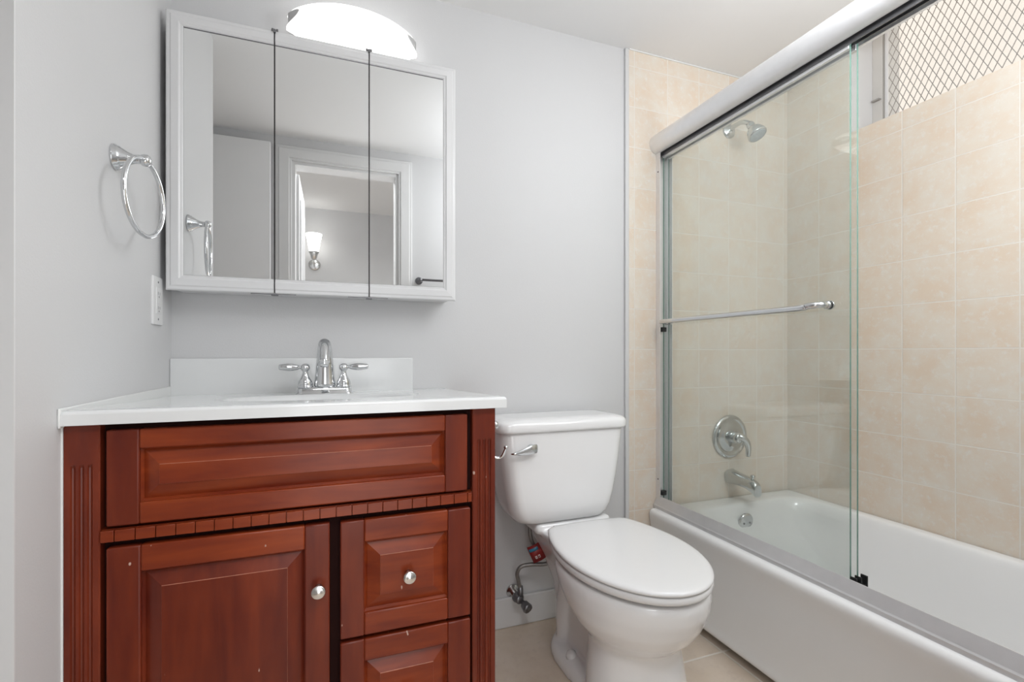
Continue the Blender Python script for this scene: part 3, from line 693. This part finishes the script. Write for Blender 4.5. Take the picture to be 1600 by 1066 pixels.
# ------------------------------------------------------------------ water supply
ws = thing('water_supply_valve', 'grey shut-off valve with braided hose on the wall behind the toilet', 'valve', (0.600, 0, 0.10))
b = nb(); lathe(b, (0.600, -0.001, 0.122), (0, -1, 0), [(0, 0.024), (0.004, 0.023), (0.008, 0.013), (0.045, 0.012), (0.045, 0)]); obj('escutcheon', b, M['satin'], ws)
b = nb(); lathe(b, (0.600, -0.040, 0.122), (0, -1, 0), [(0, 0.013), (0.004, 0.018), (0.012, 0.018), (0.016, 0.014), (0.030, 0.014), (0.034, 0.011), (0.034, 0)]); tube(b, [(0.608, -0.062, 0.122), (0.606, -0.062, 0.165)], [0.010, 0.009], 12); obj('valve_body', b, M['dullmetal'], ws)
b = nb(); lathe(b, (0.608, -0.070, 0.118), (0.22, -0.75, -0.30), [(0, 0.007), (0.010, 0.008), (0.014, 0.014), (0.034, 0.018), (0.040, 0.016), (0.040, 0)], n=10); obj('valve_handle', b, M['dullmetal'], ws)
b = nb(); hp = smooth_path([(0.606, -0.062, 0.155), (0.598, -0.065, 0.185), (0.592, -0.068, 0.215), (0.604, -0.074, 0.238), (0.640, -0.084, 0.244), (0.680, -0.094, 0.243), (0.697, -0.098, 0.250), (0.690, -0.100, 0.268), (0.665, -0.100, 0.290), (0.640, -0.098, 0.318), (0.628, -0.098, 0.350), (0.624, -0.100, 0.400)], 8)
tube(b, hp, 0.0068, 12); obj('braided_hose', b, M['hose'], ws)
b = nb(); lathe(b, (0.622, -0.102, 0.392), (-0.0, 0, 1), [(0, 0.010), (0.004, 0.015), (0.024, 0.015), (0.030, 0.012), (0.034, 0.012), (0.034, 0)], n=12); obj('coupling_nut', b, M['plate'], ws)
# red paper tag round the hose
from_uv = None
tagc = Vector((0.644, -0.112, 0.300)); tn = Vector((-0.25, -1, 0.05)).normalized()
tu = Vector((0.90, -0.22, 0.42)); tu = (tu - tn * tu.dot(tn)).normalized(); tv = tn.cross(tu).normalized()
if tv.z < 0: tv = -tv
def tagbox(bm, u0, u1, v0, v1, lift, mi=0):
    def P(u, v, n_): 
        bend = -0.35 * (u * u) / 0.03
        return tagc + tu * u + tv * v + tn * (n_ + bend)
    N_ = 6; f0 = []; f1 = []
    for k in range(N_ + 1):
        u = u0 + (u1 - u0) * k / N_
        f0.append([P(u, v0, lift), P(u, v1, lift), P(u, v1, lift - 0.0008), P(u, v0, lift - 0.0008)])
    ring_loft(bm, f0, mi=mi)
b = nb(); tagbox(b, -0.024, 0.024, -0.032, 0.026, 0.009)
tg = obj('hose_tag', b, M['redtag']); tag(tg, 'small red paper tag with a blue band wrapped around the toilet hose', 'tag')
b = nb(); tagbox(b, -0.022, 0.010, 0.006, 0.017, 0.0095); obj('blue_band', b, M['bluetag'], tg)
def stroke(bm, pts):
    for (a, c) in zip(pts[:-1], pts[1:]):
        ru, rv = sorted((a[0], c[0])), sorted((a[1], c[1]))
        tagbox(bm, ru[0] - .0008, ru[1] + .0008, rv[0] - .0008, rv[1] + .0008, 0.0097)
b = nb()
for ox in (-0.008, 0.003):   # two small white product pictograms
    tagbox(b, ox - 0.0035, ox + 0.0035, -0.021, -0.011, 0.0095)
obj('white_print', b, M['whiteprint'], tg)
b = nb(); stroke(b, [(-0.010, -0.014), (-0.007, -0.014), (-0.007, -0.019)]); stroke(b, [(0.001, -0.014), (0.004, -0.014), (0.004, -0.0165), (0.001, -0.0165), (0.001, -0.019), (0.004, -0.019)]); 
for v in b.verts: v.co += tn * 0.0004
obj('print_marks', b, M['redtag'], tg)

# ------------------------------------------------------------------ toilet paper hook on the side of the vanity
hk = thing('paper_holder', 'chrome toilet paper hook on the right side of the vanity', 'paper holder', (VX1, -0.42, 0.74))
b = nb(); lathe(b, (VX1 - 0.002, -0.36, 0.774), (1, 0, 0), [(0, 0.021), (0.003, 0.021), (0.006, 0.016), (0.012, 0.011), (0.060, 0.009), (0.066, 0.0115), (0.074, 0.0130), (0.080, 0.0125), (0.083, 0.009), (0.084, 0)])
obj('post', b, M['chrome'], hk)
b = nb(); p_ = smooth_path([(VX1 + 0.055, -0.362, 0.766), (VX1 + 0.048, -0.365, 0.730), (VX1 + 0.052, -0.368, 0.702), (VX1 + 0.066, -0.372, 0.690), (VX1 + 0.082, -0.376, 0.687), (VX1 + 0.091, -0.380, 0.697), (VX1 + 0.098, -0.382, 0.713)], 6)
tube(b, p_, 0.0040, 12); lathe(b, (VX1 + 0.0965, -0.3816, 0.711), (0.35, -0.1, 0.9), [(0, 0.0040), (0.002, 0.0060), (0.006, 0.0066), (0.009, 0.0050), (0.0105, 0)], n=14)
obj('hook_arm', b, M['chrome'], hk)

# ------------------------------------------------------------------ bathtub
BX0, BX1, BY0, BY1, BZ = 1.172, XR - 0.001, YF + 0.002, -0.010, 0.358
b = nb()
bcx, bcy, bhx, bhy = (BX0 + BX1) / 2, (BY0 + BY1) / 2, (BX1 - BX0) / 2, (BY1 - BY0) / 2
R = [rrect(bcx, bcy, bhx - 0.004, bhy - 0.001, 0.004, 0.0, 4), rrect(bcx, bcy, bhx - 0.004, bhy - 0.001, 0.004, 0.052, 4),
     rrect(bcx + 0.005, bcy, bhx - 0.009, bhy - 0.001, 0.004, 0.057, 4), rrect(bcx + 0.005, bcy, bhx - 0.009, bhy - 0.001, 0.004, 0.27, 4),
     rrect(bcx + 0.001, bcy, bhx - 0.003, bhy - 0.001, 0.004, 0.315, 4), rrect(bcx, bcy, bhx, bhy, 0.006, 0.335, 4), rrect(bcx + 0.001, bcy, bhx - 0.002, bhy - 0.001, 0.008, 0.348, 4),
     rrect(bcx + 0.004, bcy, bhx - 0.008, bhy - 0.004, 0.012, 0.356, 4), rrect(bcx + 0.008, bcy, bhx - 0.016, bhy - 0.01, 0.02, BZ, 4)]
ins = [(0.105, 0.035, 0.075, BZ + 0.000, 0.10), (0.115, 0.045, 0.085, BZ - 0.004, 0.11), (0.122, 0.052, 0.092, BZ - 0.016, 0.12), (0.130, 0.060, 0.105, 0.30, 0.13), (0.145, 0.075, 0.135, 0.20, 0.14),
       (0.160, 0.090, 0.18, 0.10, 0.15), (0.185, 0.115, 0.22, 0.06, 0.15), (0.23, 0.16, 0.28, 0.045, 0.13), (0.30, 0.25, 0.40, 0.040, 0.08)]
for (l_, r_, e_, z, rad) in ins:
    x0, x1, y0, y1 = BX0 + l_, BX1 - r_, BY0 + e_ + 0.05, BY1 - e_
    R.append(rrect((x0 + x1) / 2, (y0 + y1) / 2, (x1 - x0) / 2, (y1 - y0) / 2, rad, z, 4))
# resample rim corners equally is not needed, all rings share a point count
ring_loft(b, R, cap0=True, cap1=True)
tb = obj('bathtub', b, M['enamel']); tag(tb, 'white alcove bathtub with plain apron under the glass doors', 'bathtub')
sd = tb.modifiers.new('sub', 'SUBSURF'); sd.levels = 2; sd.render_levels = 2; 
tb['_w'] = tuple(tb.location)
b = nb(); oc = Vector((1.56, -0.115, 0.288))
lathe(b, oc, (0, -1, -0.18), [(0, 0.038), (0.005, 0.038), (0.010, 0.034), (0.0125, 0.028), (0.0135, 0)])
ov = obj('overflow_plate', b, M['chrome'], tb)
b = nb()
b.free()
for s in (-1, 1):
    b = nb(); lathe(b, oc + Vector((s * 0.016, -0.0125, -0.002)), (0, -1, -0.18), [(0, 0.004), (0.0025, 0.0038), (0.0025, 0)], n=12)
    obj('screw', b, M['dullmetal'], ov)
b = nb(); lathe(b, (1.56, -0.36, 0.040), (0, 0, 1), [(0, 0.03), (0.004, 0.03), (0.006, 0.024), (0.005, 0.01), (0.012, 0.009), (0.012, 0)]); obj('drain', b, M['chrome'], tb)

# ------------------------------------------------------------------ shower fittings
sv = thing('shower_valve', 'round chrome shower valve with lever on the tiled end wall', 'valve', (1.585, -0.009, 0.615))
b = nb(); lathe(b, (1.585, -0.009, 0.615), (0, -1, 0), [(0, 0.090), (0.003, 0.092), (0.008, 0.090), (0.012, 0.082), (0.012, 0.076), (0.009, 0.073), (0.010, 0.060), (0.016, 0.046), (0.018, 0.036), (0.018, 0)], n=48); obj('escutcheon', b, M['chrome_soft'], sv)
b = nb(); lathe(b, (1.585, -0.026, 0.615), (0, -1, 0), [(0, 0.026), (0.020, 0.024), (0.030, 0.0235), (0.042, 0.021), (0.046, 0.016), (0.048, 0)]); obj('hub', b, M['chrome_soft'], sv)
b = nb(); p_ = smooth_path([(1.585, -0.062, 0.622), (1.596, -0.072, 0.616), (1.612, -0.078, 0.598), (1.620, -0.078, 0.570), (1.620, -0.076, 0.540)], 6)
n_ = len(p_); tube(b, p_, [0.017 - 0.008 * k / (n_ - 1) for k in range(n_)], 16); obj('lever', b, M['chrome_soft'], sv)
sp = thing('tub_spout', 'chrome bath spout with diverter knob below the shower valve', 'faucet', (1.590, -0.009, 0.44))
b = nb(); R = []
for y_, w_, zt, zb in ((-0.009, 0.030, 0.475, 0.418), (-0.014, 0.033, 0.477, 0.414), (-0.022, 0.031, 0.475, 0.416), (-0.06, 0.027, 0.470, 0.418), (-0.10, 0.024, 0.464, 0.416), (-0.125, 0.022, 0.460, 0.408), (-0.138, 0.020, 0.457, 0.398), (-0.150, 0.019, 0.450, 0.392), (-0.156, 0.016, 0.440, 0.394)):
    zc = (zt + zb) / 2; hz = (zt - zb) / 2
    R.append([Vector((1.590 + w_ * math.copysign(abs(math.cos(a)) ** .8, math.cos(a)), y_, zc + hz * math.copysign(abs(math.sin(a)) ** .8, math.sin(a)))) for a in [2 * PI * k / 24 for k in range(24)]])
ring_loft(b, R); obj('spout_body', b, M['chrome_soft'], sp)
b = nb(); lathe(b, (1.590, -0.128, 0.456), (0, 0, 1), [(0, 0.004), (0.010, 0.004), (0.012, 0.009), (0.018, 0.009), (0.021, 0.006), (0.021, 0)], n=18); obj('diverter_knob', b, M['chrome_soft'], sp)
sh = thing('wall_shower', 'chrome shower head on a bent arm high on the tiled end wall', 'shower', (1.583, -0.009, 1.915))
b = nb(); lathe(b, (1.583, -0.009, 1.918), (0, -1, 0), [(0, 0.032), (0.003, 0.032), (0.008, 0.027), (0.012, 0.016), (0.016, 0.011), (0.016, 0)]); obj('flange', b, M['chrome_soft'], sh)
b = nb(); p_ = smooth_path([(1.583, -0.012, 1.918), (1.583, -0.040, 1.926), (1.584, -0.075, 1.926), (1.586, -0.102, 1.914), (1.588, -0.120, 1.898)], 6); tube(b, p_, 0.0095, 14); obj('arm', b, M['chrome_soft'], sh)
b = nb(); hd = Vector((0.14, -0.48, -0.87)).normalized(); h0 = Vector((1.587, -0.114, 1.904))
lathe(b, h0, hd, [(0, 0.013), (0.008, 0.0155), (0.016, 0.0155), (0.020, 0.014), (0.026, 0.020), (0.040, 0.030), (0.058, 0.036), (0.066, 0.037), (0.069, 0.035), (0.069, 0.031), (0.0685, 0)], n=36); hh_ = obj('head', b, M['chrome_soft'], sh)
b = nb(); lathe(b, h0 + hd * 0.0675, hd, [(0, 0.031), (0.002, 0.031), (0.0035, 0.026), (0.0035, 0)], n=36); 
for rr, nn in ((0.010, 6), (0.019, 12), (0.027, 18)):
    u_, v_ = frame_of(hd)
    for k in range(nn):
        a = 2 * PI * k / nn; c_ = h0 + hd * 0.0705 + (u_ * math.cos(a) + v_ * math.sin(a)) * rr
        lathe(b, c_, hd, [(0, 0.0016), (0.0022, 0.0012), (0.0022, 0)], n=6)
obj('nozzle_face', b, M['nozzle'], hh_)

# ------------------------------------------------------------------ sliding glass bath doors
GX = 1.233
fr = thing('sliding_door_frame', 'brushed aluminium frame of the sliding bath doors: header, jambs and track', 'door frame', (GX, -0.76, BZ))
# header: half-round front, with hanging channels
b = nb(); pr = []
hz0, hz1 = 1.764, 1.838
for k in range(15):
    a = PI / 2 + PI * k / 14
    pr.append((1.212 + 0.034 * math.cos(a) * 1.0, (hz0 + hz1) / 2 + (hz1 - hz0) / 2 * math.sin(a)))
pr = [(1.274, hz1)] + pr + [(1.216, hz0 + 0.001), (1.216, hz0 + 0.028), (1.268, hz0 + 0.028), (1.268, hz0 - 0.004), (1.274, hz0 - 0.004)]
ring_loft(b, [[Vector((x, -0.0095, z)) for x, z in pr], [Vector((x, YF + 0.001, z)) for x, z in pr]], smooth=True)
hdr = obj('header', b, M['alu'], fr)
es = hdr.modifiers.new('es', 'EDGE_SPLIT'); es.split_angle = math.radians(35)
b = nb(); box(b, 1.226, 1.229, YF + 0.002, -0.011, hz0 - 0.010, hz0 + 0.026); box(b, 1.245, 1.247, YF + 0.002, -0.011, hz0 - 0.008, hz0 + 0.026); obj('hanging_channel', b, M['dullmetal'], hdr)
# bottom track with two ribs and sloped face
b = nb()
pr = [(1.196, BZ - 0.001), (1.196, BZ + 0.010), (1.199, BZ + 0.014), (1.212, BZ + 0.040), (1.214, BZ + 0.044), (1.2165, BZ + 0.044), (1.2175, BZ + 0.020), (1.226, BZ + 0.019), (1.2265, BZ + 0.021), (1.2395, BZ + 0.021), (1.240, BZ + 0.026), (1.243, BZ + 0.026), (1.2435, BZ + 0.012),
      (1.268, BZ + 0.012), (1.2685, BZ + 0.018), (1.272, BZ + 0.018), (1.276, BZ + 0.010), (1.276, BZ - 0.001)]
ring_loft(b, [[Vector((x, -0.0105, z)) for x, z in pr], [Vector((x, YF + 0.003, z)) for x, z in pr]], smooth=False)
obj('bottom_track', b, M['alutrack'], fr)
for (y0, y1) in ((-0.034, -0.0095), (YF + 0.001, YF + 0.025)):
    b = nb(); pr2 = [(1.210, y0), (1.2125, y0), (1.2125, y1 - 0.003), (1.268, y1 - 0.003), (1.268, y0), (1.2705, y0), (1.2705, y1), (1.210, y1)] if y0 > -1 else [(1.210, y1), (1.2125, y1), (1.2125, y0 + 0.003), (1.268, y0 + 0.003), (1.268, y1), (1.2705, y1), (1.2705, y0), (1.210, y0)]
    ring_loft(b, [[Vector((x, y, BZ + 0.022)) for x, y in pr2], [Vector((x, y, hz0 + 0.004)) for x, y in pr2]], smooth=False)
    obj('jamb', b, M['alu'], fr)
for zc in (0.405, 1.055):
    b = nb(); box(b, 1.222, 1.244, -0.032, -0.018, zc, zc + 0.018, bev=0.002); obj('bumper', b, M['black'], fr)
for zc in (0.47, 1.69):
    b = nb(); lathe(b, (1.2098, -0.022, zc), (-1, 0, 0), [(0, 0.0028), (0.0012, 0.0026), (0.0012, 0)], n=10); obj('screw', b, M['black'], fr)
def glass_door(x, label, y0, y1, zt):
    g_ = thing('sliding_glass_door', label, 'glass door', (x, (y0 + y1) / 2, BZ + 0.022))
    bm = nb(); box(bm, x - 0.003, x + 0.003, y0, y1, BZ + 0.023, zt)
    for f in bm.faces:
        f.normal_update(); f.material_index = 0 if abs(f.normal.x) > 0.9 else 1
    obj('glass_pane', bm, [M['glass'], M['glassedge']], g_)
    bm = nb(); box(bm, x - 0.005, x + 0.005, y0 + 0.001, y1 - 0.001, zt - 0.022, zt + 0.006, bev=0.001); obj('top_rail', bm, M['alu'], g_)
    return g_
go = glass_door(1.2345, 'outer frameless sliding glass door panel carrying the chrome towel bar', -0.760, -0.024, hz0 + 0.004)
gi = glass_door(1.2580, 'inner frameless sliding glass door panel behind the outer one', -0.762, -0.026, hz0 + 0.004)
# towel bar handle through the outer door
b = nb(); bz = 1.092; bx = 1.188
p_ = smooth_path([(1.229, -0.702, bz + 0.006), (1.213, -0.702, bz + 0.006), (1.198, -0.694, bz + 0.005), (1.189, -0.672, bz + 0.003), (1.188, -0.640, bz), (1.188, -0.35, bz), (1.188, -0.10, bz), (1.189, -0.075, bz), (1.198, -0.056, bz), (1.213, -0.050, bz), (1.229, -0.050, bz)], 6)
tube(b, p_, 0.0085, 18)
for y_ in (-0.702, -0.050): lathe(b, (1.2312, y_, bz + (0.006 if y_ < -.5 else 0)), (-1, 0, 0), [(0, 0.011), (0.004, 0.011), (0.006, 0.009), (0.006, 0)], n=20)
obj('towel_bar', b, M['chrome'], go)
b = nb()
for y_ in (-0.702, -0.050): lathe(b, (1.2376, y_, bz + (0.006 if y_ < -.5 else 0)), (1, 0, 0), [(0, 0.012), (0.004, 0.012), (0.009, 0.010), (0.0105, 0.004), (0.0105, 0)], n=20)
obj('bar_cap', b, M['chrome'], go)
b = nb()
for x_, w_ in ((1.2265, .004), (1.2435, .003), (1.2655, .004)): box(b, x_ - w_ / 2, x_ + w_ / 2, -0.782, -0.765, BZ + 0.020, BZ + 0.048, bev=0.001)
box(b, 1.2245, 1.2675, -0.780, -0.765, BZ + 0.0215, BZ + 0.0265)
obj('door_guide', b, M['black'], fr)

# ------------------------------------------------------------------ things only the mirrors show
wb = thing('towel_bar', 'dark metal towel bar on the wall opposite, seen in the mirrored cabinet', 'towel bar', (0.75, YF, 1.40))
b = nb(); tube(b, [(0.475, YF + 0.055, 1.405), (1.03, YF + 0.055, 1.405)], 0.007, 12); obj('bar', b, M['dullmetal'], wb)
for x_ in (0.485, 1.02):
    b = nb(); lathe(b, (x_, YF, 1.405), (0, 1, 0), [(0, 0.022), (0.005, 0.022), (0.010, 0.011), (0.055, 0.009), (0.063, 0.009), (0.063, 0)]); obj('bracket', b, M['dullmetal'], wb)
sc = thing('hall_sconce', 'lit frosted cone sconce on the hall wall, seen through the mirrored doorway', 'lamp', (-0.17, -3.55, 1.85))
b = nb(); lathe(b, (-0.17, -3.55, 1.93), (0, 0, 1), [(0, 0.040), (0.17, 0.072), (0.175, 0.072), (0.174, 0.068), (0.01, 0.038), (0.01, 0)]); obj('shade', b, M['hallshade'], sc)
b = nb(); lathe(b, (-0.17, -3.55, 1.86), (0, 0, 1), [(0, 0.01), (0.01, 0.025), (0.05, 0.035), (0.075, 0.047), (0.075, 0)]); tube(b, smooth_path([(-0.17, -3.55, 1.87), (-0.17, -3.56, 1.83), (-0.17, -3.62, 1.81), (-0.17, -3.70, 1.84)], 5), 0.008, 10)
obj('arm', b, M['satin'], sc)
b = nb(); lathe(b, (-0.17, -3.72, 1.84), (0, 1, 0), [(0, 0.055), (0.008, 0.055), (0.016, 0.04), (0.02, 0.012), (0.02, 0)]); obj('wall_plate', b, M['satin'], sc)
b = nb(); box(b, -1.4, 2.2, -4.3, -3.72, 0, HC); struct('wall_hall_inner', b, M['hall'])

for o in bpy.data.objects:
    if '_w' in o: del o['_w']
